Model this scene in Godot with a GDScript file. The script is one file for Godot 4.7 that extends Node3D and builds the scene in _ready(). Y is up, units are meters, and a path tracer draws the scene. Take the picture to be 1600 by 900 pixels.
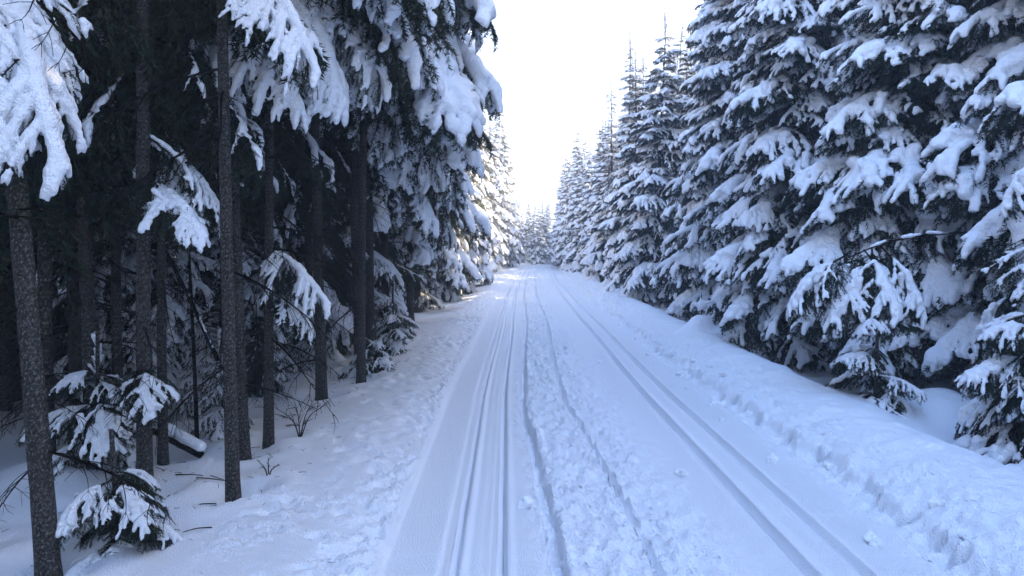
extends Node3D
# A groomed ski trail through a snow-laden spruce forest, in the shade, with a low sun ahead to the right.
# x to the right of the trail, y up, the trail runs away along -z; d below is the distance -z in metres.

var noise := FastNoiseLite.new()
var lumps := FastNoiseLite.new()
var warp := FastNoiseLite.new()
var M := {}
var lib := {}                 # bough kind -> Array of {foliage, snow, length}
var jobs := []
var names := {}
var rng := RandomNumberGenerator.new()

const CAM := Vector3(0, 1.5, 0)

# ------------------------------------------------------------------ names and metas
func numbered(called: String) -> String:
	var n: int = names.get(called, 0)
	names[called] = n + 1
	return called if n == 0 else "%s_%03d" % [called, n]

func tag(o: Node, label := "", category := "", group := "", kind := "") -> Node:
	if label: o.set_meta("label", label)
	if category: o.set_meta("category", category)
	if group: o.set_meta("group", group)
	if kind: o.set_meta("kind", kind)
	return o

func base(called: String, at: Vector3, label: String, category: String, group := "") -> Node3D:
	var o := Node3D.new()
	o.name = numbered(called)
	add_child(o)
	o.position = at
	tag(o, label, category, group)
	return o

func part(called: String, mesh: Mesh, mats: Array, parent: Node) -> MeshInstance3D:
	var o := MeshInstance3D.new()
	o.name = called
	o.mesh = mesh
	for i in mats.size():
		o.set_surface_override_material(i, mats[i])
	parent.add_child(o, true)
	return o

# ------------------------------------------------------------------ materials
func noise_tex(freq: float, oct: int, ramp: Array, seed_: int, kind := FastNoiseLite.TYPE_SIMPLEX_SMOOTH, size := 512) -> NoiseTexture2D:
	var n := FastNoiseLite.new()
	n.noise_type = kind
	n.frequency = freq
	n.fractal_octaves = oct
	n.seed = seed_
	var t := NoiseTexture2D.new()
	t.width = size
	t.height = size
	t.seamless = true
	t.noise = n
	if ramp:
		var g := Gradient.new()
		var offs := PackedFloat32Array()
		var cols := PackedColorArray()
		for r in ramp:
			offs.append(r[0])
			cols.append(r[1])
		g.offsets = offs
		g.colors = cols
		t.color_ramp = g
	return t

func grey(v: float) -> Color:
	return Color(v, v, v).linear_to_srgb()

func lin(r: float, g: float, b: float) -> Color:
	return Color(r, g, b).linear_to_srgb()

func make_materials() -> void:
	var snow := StandardMaterial3D.new()
	snow.albedo_color = lin(0.86, 0.885, 0.92)
	snow.roughness = 0.75
	snow.metallic_specular = 0.35
	snow.uv1_triplanar = true
	snow.uv1_scale = Vector3(2.2, 2.2, 2.2)
	snow.heightmap_enabled = true
	snow.heightmap_texture = noise_tex(0.035, 5, [], 11)
	snow.heightmap_scale = 1.2
	M.snow = snow
	var ground := snow.duplicate()
	ground.uv1_world_triplanar = true
	ground.uv1_scale = Vector3(1.7, 1.7, 1.7)
	ground.heightmap_texture = noise_tex(0.05, 5, [], 21, FastNoiseLite.TYPE_SIMPLEX_SMOOTH, 1024)
	ground.heightmap_scale = 1.1
	M.ground = ground
	var needle := StandardMaterial3D.new()
	needle.vertex_color_use_as_albedo = true
	needle.roughness = 0.65
	needle.metallic_specular = 0.3
	M.needle = needle
	var twig := StandardMaterial3D.new()
	twig.albedo_color = lin(0.07, 0.052, 0.04)
	twig.roughness = 0.9
	M.twig = twig
	var bark := StandardMaterial3D.new()
	var plates := noise_tex(0.045, 1, [[0.0, lin(0.011, 0.009, 0.008)], [0.35, lin(0.02, 0.016, 0.013)], [0.7, lin(0.036, 0.029, 0.024)], [1.0, lin(0.06, 0.05, 0.042)]], 5, FastNoiseLite.TYPE_CELLULAR, 1024)
	var pn: FastNoiseLite = plates.noise
	pn.fractal_type = FastNoiseLite.FRACTAL_NONE
	pn.cellular_return_type = FastNoiseLite.RETURN_CELL_VALUE
	pn.domain_warp_enabled = true
	pn.domain_warp_amplitude = 22.0
	pn.domain_warp_frequency = 0.03
	bark.albedo_texture = plates
	bark.detail_enabled = true
	bark.detail_albedo = noise_tex(0.09, 3, [[0.0, lin(0.13, 0.135, 0.12)], [1.0, lin(0.3, 0.31, 0.29)]], 15)
	bark.detail_mask = noise_tex(0.03, 6, [[0.0, Color.BLACK], [0.62, Color.BLACK], [0.72, Color(0.85, 0.85, 0.85)], [1.0, Color.WHITE]], 16, FastNoiseLite.TYPE_SIMPLEX_SMOOTH, 1024)
	bark.uv1_triplanar = true
	bark.uv1_scale = Vector3(2.2, 1.5, 2.2)
	bark.roughness = 0.95
	bark.heightmap_enabled = true
	bark.heightmap_texture = noise_tex(0.045, 3, [], 8, FastNoiseLite.TYPE_CELLULAR, 1024)
	bark.heightmap_scale = 3.0
	M.bark = bark
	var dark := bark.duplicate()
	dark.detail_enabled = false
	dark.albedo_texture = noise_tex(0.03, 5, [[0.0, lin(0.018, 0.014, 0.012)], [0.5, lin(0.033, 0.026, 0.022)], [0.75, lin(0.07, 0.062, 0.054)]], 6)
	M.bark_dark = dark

# ------------------------------------------------------------------ the ground
const SHIFT := [[-40.0, 0.0], [0.0, 0.0], [8.0, 0.03], [16.0, 0.2], [23.0, 0.36], [34.0, 0.7], [47.0, 1.3], [62.0, 2.2], [90.0, 5.2], [140.0, 14.0], [240.0, 45.0]]
const WELLS := [Vector2(-2.16, 3.75), Vector2(-2.2, 4.85), Vector2(-1.64, 4.8), Vector2(-1.9, 5.8), Vector2(-1.84, 6.2), Vector2(-1.83, 8.0), Vector2(-1.58, 8.8), Vector2(-1.75, 9.7), Vector2(-1.95, 11.6), Vector2(-2.0, 13.6), Vector2(-2.75, 5.3), Vector2(-2.5, 7.2)]
const LEFT_SKI := [[0.0, 0.24], [4.0, 0.235], [6.0, 0.19], [7.0, 0.14], [8.7, 0.17], [12.0, 0.2], [16.0, 0.25], [24.0, 0.22], [60.0, 0.2]]
const RIGHT_SKI := [[0.0, 0.75], [3.6, 0.7], [5.0, 0.66], [6.2, 0.62], [7.4, 0.56], [8.7, 0.57], [12.0, 0.6], [16.0, 0.66], [23.0, 0.62], [60.0, 0.6]]

func table(t: Array, d: float) -> float:
	if d <= t[0][0]: return t[0][1]
	for i in range(1, t.size()):
		if d <= t[i][0]:
			var k: float = (d - t[i - 1][0]) / (t[i][0] - t[i - 1][0])
			var s := k * k * (3.0 - 2.0 * k)
			return lerpf(t[i - 1][1], t[i][1], lerpf(k, s, 0.4))
	return t[-1][1]

func shift(d: float) -> float:
	return table(SHIFT, d)

func groove(t: float, w: float) -> float:
	t = absf(t) / w
	if t >= 1.35: return 0.0
	return 1.0 - smoothstep(0.82, 1.2, t)

func floor_height(x: float, d: float) -> float:
	# the forest floor and banks, without the trail's fine relief
	var u := x - shift(d)
	var h := 0.0
	if u < 0.0:
		var l := -u
		h += 0.05 * exp(-pow((l - 0.95) / 0.33, 2.0)) - 0.02 * smoothstep(1.3, 1.9, l)
		h += (0.09 * noise.get_noise_2d(x * 45.0, d * 45.0) + 0.16 * noise.get_noise_2d(x * 14.0 + 50.0, d * 14.0)) * smoothstep(1.3, 3.2, l)
		h += 0.05 * smoothstep(2.5, 9.0, l)
		if d > 3.0 and d < 14.5 and l < 3.3 and l > 1.1:
			for w in WELLS:
				var q2: float = (x - w.x) * (x - w.x) + (d - w.y) * (d - w.y)
				if q2 < 0.36: h += 0.035 * exp(-pow(sqrt(q2) - 0.3, 2.0) / 0.012) - 0.10 * exp(-q2 / 0.03)
		if d > 20.0:
			h += 0.35 * smoothstep(20.0, 40.0, d) * smoothstep(1.3, 2.6, l)
	else:
		var crest := 2.85 + 0.12 * noise.get_noise_2d(77.0, d * 20.0)
		h += 0.21 * smoothstep(1.9, crest, u) * (1.0 - smoothstep(crest - 0.1, crest + 0.75, u) * 1.35)
		h += (0.12 * noise.get_noise_2d(x * 40.0 + 90.0, d * 40.0) + 0.2 * noise.get_noise_2d(x * 13.0 + 20.0, d * 13.0 + 90.0)) * smoothstep(crest + 0.1, crest + 1.2, u)
		h += 0.34 * exp(-(pow((u - 3.75) / 0.45, 2.0) + pow((d - 6.9) / 0.6, 2.0)))
		h += 0.10 * smoothstep(crest + 1.0, crest + 6.0, u)
	return h

func trail_relief(u: float, d: float) -> float:
	var h := 0.0
	var far := 1.0 - smoothstep(40.0, 75.0, d) * 0.6
	if u > -2.4 and u < -0.5:                      # trodden, lumpy shoulder
		var edge := -0.585 + 0.012 * noise.get_noise_2d(10.0, d * 60.0)
		var k := smoothstep(edge, edge - 0.06, u)
		var fade := 1.0 - smoothstep(-1.25, -1.9, u)
		var foot := lumps.get_noise_2d(u * 260.0, d * 180.0)
		var patch := smoothstep(-0.25, 0.35, noise.get_noise_2d(u * 60.0 + 600.0, d * 40.0))
		h += k * fade * (0.03 + (0.008 + 0.026 * patch) * noise.get_noise_2d(u * 420.0, d * 300.0) + (0.004 + 0.016 * patch) * noise.get_noise_2d(u * 1300.0, d * 1100.0) + 0.05 * patch * maxf(0.0, -0.5 - foot) + (0.012 + 0.03 * patch) * (absf(noise.get_noise_2d(u * 750.0 + 170.0, d * 520.0)) - 0.2))
		h += 0.022 * exp(-pow((u - edge + 0.02) / 0.018, 2.0))
		h -= 0.03 * k * fade * smoothstep(0.25, 0.6, noise.get_noise_2d(u * 190.0 + 33.0, d * 150.0))
	if u > -0.62 and u < 0.22:                     # pressed lane and the left pair of tracks
		h += smoothstep(-0.6, -0.565, u) * (0.036 * clampf((u + 0.57) / 0.225, 0.0, 1.0) * smoothstep(-0.27, -0.345, u) - 0.014)
		h += 0.008 * exp(-pow((u + 0.14) / 0.03, 2.0))
		for g in [-0.262, -0.035]:
			var t: float = u - g - 0.006 * noise.get_noise_2d(5.0 + g * 50.0, d * 50.0)
			h -= far * 0.05 * groove(t, 0.028)
			h += far * 0.014 * exp(-pow(t / 0.008, 2.0)) + 0.012 * exp(-pow((absf(t) - 0.05) / 0.016, 2.0))
		h -= 0.008 * groove(u + 0.175, 0.012)
		h += 0.0022 * noise.get_noise_2d(u * 2600.0, d * 90.0)
	if u > 0.02 and u < 1.35:                      # rough ridge between two old ski lines, crumbs beside it
		var le := table(LEFT_SKI, d)
		var re := table(RIGHT_SKI, d)
		var w := 0.5 + 0.5 * noise.get_noise_2d(300.0, d * 40.0)
		var lt := u - le - 0.014 * noise.get_noise_2d(100.0, d * 260.0)
		h -= far * (0.045 + 0.02 * w) * groove(lt, 0.02 + 0.018 * w * smoothstep(9.0, 4.0, d) + 0.004)
		h -= far * 0.055 * groove(u - re - 0.008 * noise.get_noise_2d(200.0, d * 160.0), 0.012)
		h += 0.012 * exp(-pow((u - re - 0.03) / 0.016, 2.0))
		var rough := smoothstep(le - 0.16, le + 0.05, u) * (1.0 - smoothstep(re + 0.1, 1.3, u))
		var inner := smoothstep(le, le + 0.05, u) * smoothstep(re + 0.02, re - 0.02, u)
		var c := lumps.get_noise_2d(u * 330.0 + 500.0, d * 230.0)
		h += rough * 0.045 * (absf(noise.get_noise_2d(u * 800.0 + 70.0, d * 560.0)) - 0.2) + rough * (0.026 * noise.get_noise_2d(u * 520.0, d * 480.0) + 0.017 * noise.get_noise_2d(u * 1500.0, d * 1300.0) + 0.09 * maxf(0.0, -0.5 - c))
		h += inner * (0.022 + 0.014 * noise.get_noise_2d(u * 150.0, d * 900.0))
	if u > 1.05 and u < 2.2:                       # right pair of tracks in smooth corduroy
		for g in [1.39, 1.64]:
			var t2: float = u - g - 0.004 * noise.get_noise_2d(35.0 + g * 50.0, d * 30.0)
			h -= far * 0.058 * groove(t2, 0.026)
			h += far * 0.018 * exp(-pow((t2 - 0.003) / 0.006, 2.0)) + 0.010 * exp(-pow((absf(t2) - 0.05) / 0.014, 2.0))
		h += 0.0014 * noise.get_noise_2d(u * 2400.0, d * 60.0)
	if u > 1.85 and u < 3.1:                       # broken lip of the snow bank
		var e := 2.14 + 0.09 * noise.get_noise_2d(400.0, d * 70.0) + 0.05 * noise.get_noise_2d(410.0, d * 260.0) + 0.03 * noise.get_noise_2d(u * 200.0, d * 900.0)
		var lip := smoothstep(e - 0.035, e + 0.03, u)
		h += lip * (0.055 + 0.04 * noise.get_noise_2d(u * 90.0, d * 150.0) + 0.02 * noise.get_noise_2d(u * 500.0, d * 480.0)) * (1.0 - smoothstep(2.45, 2.95, u) * 0.5)
		h -= 0.085 * groove(u - e + 0.06, 0.055) * smoothstep(-0.1, 0.4, noise.get_noise_2d(420.0, d * 240.0)) * smoothstep(-0.25, 0.3, noise.get_noise_2d(430.0, d * 38.0))
		var crumb := smoothstep(e - 0.25, e - 0.05, u) * (1.0 - smoothstep(e + 0.2, e + 0.5, u))
		h += crumb * (0.03 * noise.get_noise_2d(u * 600.0, d * 480.0) + 0.018 * noise.get_noise_2d(u * 1700.0, d * 1500.0) + 0.05 * maxf(0.0, -0.55 - lumps.get_noise_2d(u * 400.0 + 900.0, d * 330.0)))
	return h

func height_at(x: float, z: float) -> float:
	return floor_height(x, -z)

func build_ground() -> void:
	var us := PackedFloat32Array()
	var u := -160.0
	while u < 160.0:
		us.append(u)
		var s := 0.014
		if u < -0.75: s = clampf(0.026 + (-0.75 - u) * 0.022, 0.026, 14.0)
		if u < -3.0: s = 0.09 + (-3.0 - u) * 0.12
		if u > 2.5: s = clampf(0.02 + (u - 2.5) * 0.03, 0.02, 14.0)
		if u > 4.5: s = 0.1 + (u - 4.5) * 0.12
		u += s
	us.append(160.0)
	var ds := PackedFloat32Array()
	var d := -60.0
	while d < 230.0:
		ds.append(d)
		if d < 2.8: d = minf(d + clampf((2.8 - d) * 0.4, 0.05, 8.0), 2.8) if d < 2.75 else 2.8001
		else: d += maxf(0.017, d * 0.0057) if d < 60.0 else d * 0.03
	var nx := us.size()
	var nz := ds.size()
	var v := PackedVector3Array()
	v.resize(nx * nz)
	var run := func(j: int) -> void:
		var dd := ds[j]
		var sh := shift(dd)
		for i in nx:
			var uu := us[i]
			var x := uu + sh
			var h := floor_height(x, dd)
			if uu > -2.4 and uu < 3.1 and dd < 90.0 and dd > 1.0:
				h += trail_relief(uu, dd)
			v[j * nx + i] = Vector3(x, h, -dd)
	for j in nz: run.call(j)
	var nor := PackedVector3Array()
	nor.resize(nx * nz)
	var idx := PackedInt32Array()
	idx.resize((nx - 1) * (nz - 1) * 6)
	var q := 0
	for j in nz:
		var j0 := maxi(j - 1, 0) * nx
		var j1 := mini(j + 1, nz - 1) * nx
		for i in nx:
			var dx := v[j * nx + mini(i + 1, nx - 1)] - v[j * nx + maxi(i - 1, 0)]
			var dz := v[j1 + i] - v[j0 + i]
			nor[j * nx + i] = dx.cross(dz).normalized()
			if i < nx - 1 and j < nz - 1:
				var a := j * nx + i
				idx[q] = a; idx[q + 1] = a + nx; idx[q + 2] = a + 1
				idx[q + 3] = a + 1; idx[q + 4] = a + nx; idx[q + 5] = a + nx + 1
				q += 6
	if nor[0].y < 0.0:
		for i in nor.size(): nor[i] = -nor[i]
	var arr := []
	arr.resize(Mesh.ARRAY_MAX)
	arr[Mesh.ARRAY_VERTEX] = v
	arr[Mesh.ARRAY_NORMAL] = nor
	arr[Mesh.ARRAY_INDEX] = idx
	var m := ArrayMesh.new()
	m.add_surface_from_arrays(Mesh.PRIMITIVE_TRIANGLES, arr)
	var o := part("snowy_ground", m, [M.ground], self)
	tag(o, "snow covered ground with groomed ski tracks down the trail", "ground", "", "structure")

# ------------------------------------------------------------------ snow as a smooth union of capsules, meshed with surface nets
func snow_arrays(bones: Array, cell: float, k: float, amp: float, squash: float, seed_: int) -> Array:
	# bones: [a, b, ra, rb]
	var lo := Vector3(1e9, 1e9, 1e9)
	var hi := -lo
	var rm := 0.0
	for b in bones:
		lo = lo.min(b[0]).min(b[1])
		hi = hi.max(b[0]).max(b[1])
		rm = maxf(rm, maxf(b[2], b[3]))
	var pad := rm + 2.5 / k + amp + cell * 3.0
	lo -= Vector3(pad, pad, pad)
	hi += Vector3(pad, pad, pad)
	var nx := int(ceil((hi.x - lo.x) / cell)) + 1
	var ny := int(ceil((hi.y - lo.y) / cell)) + 1
	var nz := int(ceil((hi.z - lo.z) / cell)) + 1
	var sy := nx
	var sz := nx * ny
	var E := PackedFloat32Array()
	E.resize(nx * ny * nz)
	var sq := Vector3(1, squash, 1)
	var reach := 2.0 / k
	for b in bones:
		var a3: Vector3 = b[0]
		var b3: Vector3 = b[1]
		var ra: float = b[2]
		var rb: float = b[3]
		var rr := maxf(ra, rb) + reach
		var mn := (a3.min(b3) - lo - Vector3(rr, rr, rr)) / cell
		var mx := (a3.max(b3) - lo + Vector3(rr, rr, rr)) / cell
		var a := a3 * sq
		var ab := (b3 - a3) * sq
		var inv := 1.0 / maxf(ab.length_squared(), 1e-9)
		for z in range(maxi(int(mn.z), 1), mini(int(mx.z) + 2, nz - 1)):
			for y in range(maxi(int(mn.y), 1), mini(int(mx.y) + 2, ny - 1)):
				var row := z * sz + y * sy
				var py := (lo.y + y * cell) * squash - a.y
				var pz := lo.z + z * cell - a.z
				for x in range(maxi(int(mn.x), 1), mini(int(mx.x) + 2, nx - 1)):
					var p := Vector3(lo.x + x * cell - a.x, py, pz)
					var t := clampf(p.dot(ab) * inv, 0.0, 1.0)
					var dist := (p - ab * t).length() - ra - (rb - ra) * t
					if dist < reach:
						E[row + x] += exp(-k * dist)
	var inside := PackedInt32Array()
	var f := FastNoiseLite.new()
	f.seed = seed_
	f.frequency = 1.0
	f.fractal_octaves = 3
	f.fractal_gain = 0.6
	for z in range(1, nz - 1):
		for y in range(1, ny - 1):
			var row := z * sz + y * sy
			for x in range(1, nx - 1):
				var e := E[row + x]
				if e > 0.25:
					e *= exp(k * amp * f.get_noise_3d(x * cell * 9.0, y * cell * 9.0, z * cell * 9.0))
					E[row + x] = e
					if e > 1.0: inside.append(row + x)
	var vid := PackedInt32Array()
	vid.resize(nx * ny * nz)
	vid.fill(-1)
	var verts := PackedVector3Array()
	var nors := PackedVector3Array()
	var idx := PackedInt32Array()
	var steps := [1, sy, sz]
	var corner := [0, 1, sy, sy + 1, sz, sz + 1, sz + sy, sz + sy + 1]
	var cpos := [Vector3(0, 0, 0), Vector3(1, 0, 0), Vector3(0, 1, 0), Vector3(1, 1, 0), Vector3(0, 0, 1), Vector3(1, 0, 1), Vector3(0, 1, 1), Vector3(1, 1, 1)]
	var edges := [[0, 1], [2, 3], [4, 5], [6, 7], [0, 2], [1, 3], [4, 6], [5, 7], [0, 4], [1, 5], [2, 6], [3, 7]]
	var val := PackedFloat32Array()
	val.resize(8)
	for n in inside:
		for ax in 3:
			var s: int = steps[ax]
			var s1: int = steps[(ax + 1) % 3]
			var s2: int = steps[(ax + 2) % 3]
			for side in [1, -1]:
				if E[n + s * side] > 1.0: continue
				# the edge from n to n + side*s crosses the surface: four cells share it
				var low: int = n if side == 1 else n - s
				var quad := [low, low - s1, low - s1 - s2, low - s2]
				for c in 4:
					var ci: int = quad[c]
					if vid[ci] >= 0: continue
					for q in 8:
						val[q] = log(maxf(E[ci + corner[q]], 1e-4))
					var acc := Vector3.ZERO
					var cnt := 0
					for e in edges:
						var v0 := val[e[0]]
						var v1 := val[e[1]]
						if (v0 > 0.0) != (v1 > 0.0):
							acc += (cpos[e[0]] as Vector3).lerp(cpos[e[1]], v0 / (v0 - v1))
							cnt += 1
					acc /= maxf(cnt, 1)
					for q in 8: val[q] = clampf(val[q], -2.5, 6.0)
					var g := Vector3(
						val[0] + val[2] + val[4] + val[6] - val[1] - val[3] - val[5] - val[7],
						val[0] + val[1] + val[4] + val[5] - val[2] - val[3] - val[6] - val[7],
						val[0] + val[1] + val[2] + val[3] - val[4] - val[5] - val[6] - val[7])
					vid[ci] = verts.size()
					var cz := ci / sz
					var cy := (ci - cz * sz) / sy
					verts.append(lo + (Vector3(ci - cz * sz - cy * sy, cy, cz) + acc) * cell)
					nors.append(g.normalized())
				var i0 := vid[quad[0]]
				var i1 := vid[quad[1]]
				var i2 := vid[quad[2]]
				var i3 := vid[quad[3]]
				if side == 1: idx.append_array([i0, i3, i2, i0, i2, i1])
				else: idx.append_array([i0, i1, i2, i0, i2, i3])
	var arr := []
	arr.resize(Mesh.ARRAY_MAX)
	arr[Mesh.ARRAY_VERTEX] = verts
	arr[Mesh.ARRAY_NORMAL] = nors
	arr[Mesh.ARRAY_INDEX] = idx
	return arr

# ------------------------------------------------------------------ boughs
func curve_points(p: Vector3, dir: Vector3, length: float, sag: float, n: int, r: RandomNumberGenerator, wob: float) -> PackedVector3Array:
	var out := PackedVector3Array()
	var side := dir.cross(Vector3.UP).normalized()
	for i in n + 1:
		var t := float(i) / n
		out.append(p + dir * (length * t) + Vector3.DOWN * (sag * length * t * t) + side * (wob * length * sin(t * 3.0) * t))
	return out

func tube(v: PackedVector3Array, nn: PackedVector3Array, ix: PackedInt32Array, a: Vector3, b: Vector3, ra: float, rb: float) -> void:
	var d := (b - a).normalized()
	var s := d.cross(Vector3.UP if absf(d.y) < 0.9 else Vector3.RIGHT).normalized()
	var t := s.cross(d)
	var at := v.size()
	for k in 4:
		var w := s * cos(k * TAU / 4.0) + t * sin(k * TAU / 4.0)
		v.append(a + w * ra); nn.append(w)
		v.append(b + w * rb); nn.append(w)
	for k in 4:
		var i := at + k * 2
		var j := at + ((k + 1) % 4) * 2
		ix.append_array([i, i + 1, j, j, i + 1, j + 1])

func bough_job(n: int) -> void:
	var o: Dictionary = jobs[n]
	var r := RandomNumberGenerator.new()
	r.seed = o.seed
	var L: float = o.length
	var segs := []             # [a, b, level, t0, t1, wood radius a, wood radius b]
	var bones := []
	var load_: float = o.weight
	var main := curve_points(Vector3.ZERO, Vector3(1, o.rise, 0).normalized(), L, o.droop, 12, r, r.randf_range(-0.12, 0.12))
	for i in 12:
		var t := i / 12.0
		segs.append([main[i], main[i + 1], 0, t, t + 1 / 12.0, lerpf(0.012, 0.003, t) * L, lerpf(0.012, 0.003, t + 0.08) * L])
		if t >= o.snow_from:
			var ra: float = o.r_main * load_ * (0.55 + 0.75 * sin(PI * clampf((t - o.snow_from) / (1.0 - o.snow_from) * 0.85 + 0.12, 0, 1))) * r.randf_range(0.85, 1.15)
			var up := Vector3.UP * ra * 0.75
			bones.append([main[i] + up, main[i + 1] + up, ra, ra * 0.9])
	var count: int = o.laterals
	for i in count:
		var t: float = 0.12 + 0.87 * (i + r.randf_range(-0.25, 0.25)) / (count - 1.0)
		t = clampf(t, 0.08, 0.985)
		var f := t * 12.0
		var mi := mini(int(f), 11)
		var p := main[mi].lerp(main[mi + 1], f - mi)
		var tan := (main[mi + 1] - main[mi]).normalized()
		for side in [-1, 1]:
			var ll: float = L * (o.spread * pow(1.0 - t, 0.75) * smoothstep(-0.15, 0.25, t) + 0.11) * r.randf_range(0.75, 1.15)
			var dir := tan.rotated(Vector3.UP, side * deg_to_rad(lerpf(68.0, 38.0, t) + r.randf_range(-9, 9)))
			dir = (dir + Vector3.UP * r.randf_range(-0.12, 0.1)).normalized()
			var pts := curve_points(p, dir, ll, o.hang * r.randf_range(0.7, 1.4), 5, r, r.randf_range(-0.2, 0.2))
			var snowy: bool = r.randf() < o.cover and t >= o.snow_from - 0.1
			var k0 := r.randf_range(0.75, 1.25)
			for s in 5:
				var s0 := s / 5.0
				segs.append([pts[s], pts[s + 1], 1, s0, s0 + 0.2, 0.0045 * L * (1.0 - s0 * 0.6), 0.0045 * L * (0.85 - s0 * 0.6)])
				if snowy and (s < 4 or r.randf() < 0.8):
					var rl: float = o.r_lat * load_ * k0 * (1.0 - 0.35 * s0) * lerpf(0.8, 1.1, t)
					var up2 := Vector3.UP * rl * 0.78
					bones.append([pts[s] + up2, pts[s + 1].lerp(pts[s], 0.3 if s == 4 else 0.0) + up2 * 0.85, rl, rl * (0.85 if s < 4 else 0.62)])
			if ll > 0.16 * L and o.sub:
				var m := int(ll / (0.062 * L * o.sub_step))
				for q in m:
					var st := 0.2 + 0.75 * (q + r.randf()) / m
					var sf := st * 5.0
					var si := mini(int(sf), 4)
					var sp := pts[si].lerp(pts[si + 1], sf - si)
					var stan := (pts[si + 1] - pts[si]).normalized()
					for s2 in [-1, 1]:
						var sl: float = (0.42 * (ll * (1.05 - st)) + 0.045 * L) * r.randf_range(0.7, 1.2)
						var sd := stan.rotated(Vector3.UP, s2 * deg_to_rad(r.randf_range(35, 55)))
						var spts := curve_points(sp, sd, sl, o.hang * r.randf_range(0.6, 1.6), 2, r, 0.0)
						var sn: bool = snowy and r.randf() < o.cover * 0.8
						for w in 2:
							segs.append([spts[w], spts[w + 1], 2, w * 0.5, w * 0.5 + 0.5, 0.0025 * L, 0.0018 * L])
						if sn:
							var rs: float = o.r_sub * load_ * r.randf_range(0.75, 1.2)
							var up3 := Vector3.UP * rs * 0.78
							bones.append([spts[0] + up3, spts[1] + up3, rs, rs * 0.9])
							bones.append([spts[1] + up3, spts[2].lerp(spts[1], 0.35) + up3, rs * 0.9, rs * 0.6])
	for b in o.pillows:        # heaps of snow on the outer half
		var t := r.randf_range(0.45, 1.0)
		var p2 := main[mini(int(t * 12.0), 12)] + Vector3(0, 0, r.randf_range(-1, 1) * (o.spread * 0.8) * L * (1.08 - t))
		var rp: float = o.r_main * load_ * r.randf_range(0.6, 1.5)
		var e := p2 + Vector3(r.randf_range(0.02, 0.12) * L, r.randf_range(-0.15, -0.02) * L, r.randf_range(-0.1, 0.1) * L)
		bones.append([p2 + Vector3.UP * rp * 0.6, e + Vector3.UP * rp * 0.4, rp, rp * 0.75])
	# needles
	var v := PackedVector3Array()
	var nn := PackedVector3Array()
	var cc := PackedColorArray()
	var wv := PackedVector3Array()
	var wn := PackedVector3Array()
	var wi := PackedInt32Array()
	for s in segs:
		var a: Vector3 = s[0]
		var b: Vector3 = s[1]
		if s[2] < 2 or o.dead: tube(wv, wn, wi, a, b, s[5], s[6])
		if o.dead: continue
		var axis := (b - a)
		var len_ := axis.length()
		axis /= maxf(len_, 1e-6)
		var e1 := axis.cross(Vector3.UP if absf(axis.y) < 0.95 else Vector3.RIGHT).normalized()
		var e2 := e1.cross(axis)
		var per: float = o.needles * (0.55 if s[2] == 0 else 1.0)
		var num := int(len_ * per + r.randf())
		for q in num:
			var p := a + axis * (len_ * r.randf())
			var an := r.randf() * TAU
			var out := e1 * cos(an) + e2 * sin(an)
			var dir := (out * r.randf_range(0.6, 1.0) + axis * r.randf_range(0.45, 1.0)).normalized()
			var nl: float = o.nl * r.randf_range(0.75, 1.25)
			var wd: Vector3 = dir.cross(out.rotated(axis, 1.2)).normalized() * (o.nw * 0.5)
			var nrm := (out + Vector3.UP * 0.2).normalized()
			v.append(p - wd); v.append(p + dir * nl); v.append(p + wd)
			nn.append(nrm); nn.append(nrm); nn.append(nrm)
			var g := r.randf()
			var c := Color(0.014 + 0.018 * g, 0.028 + 0.028 * g, 0.018 + 0.012 * g)
			if g > 0.97: c = Color(0.09, 0.06, 0.035)
			cc.append(c); cc.append(c); cc.append(c)
	if v.size():
		var fa := []
		fa.resize(Mesh.ARRAY_MAX)
		fa[Mesh.ARRAY_VERTEX] = v
		fa[Mesh.ARRAY_NORMAL] = nn
		fa[Mesh.ARRAY_COLOR] = cc
		o.foliage_arrays = fa
	var wa := []
	wa.resize(Mesh.ARRAY_MAX)
	wa[Mesh.ARRAY_VERTEX] = wv
	wa[Mesh.ARRAY_NORMAL] = wn
	wa[Mesh.ARRAY_INDEX] = wi
	o.wood_arrays = wa
	if bones.size():
		o.snow_arrays = snow_arrays(bones, o.cell, o.k, o.amp, o.squash, o.seed)

func bough_kind(kind: String, many: int, o: Dictionary) -> void:
	var d := {"kind": kind, "length": 1.0, "weight": 1.0, "rise": 0.0, "droop": 0.3, "laterals": 13, "spread": 0.5, "hang": 0.45, "cover": 0.85, "snow_from": 0.15,
		"r_main": 0.06, "r_lat": 0.042, "r_sub": 0.028, "sub": true, "sub_step": 1.0, "pillows": 0, "needles": 260.0, "nl": 0.024, "nw": 0.005, "dead": false,
		"cell": 0.025, "k": 55.0, "amp": 0.012, "squash": 1.25}
	d.merge(o, true)
	for i in many:
		var e := d.duplicate()
		e.seed = hash(kind) % 10000 + i * 77
		jobs.append(e)

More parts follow.
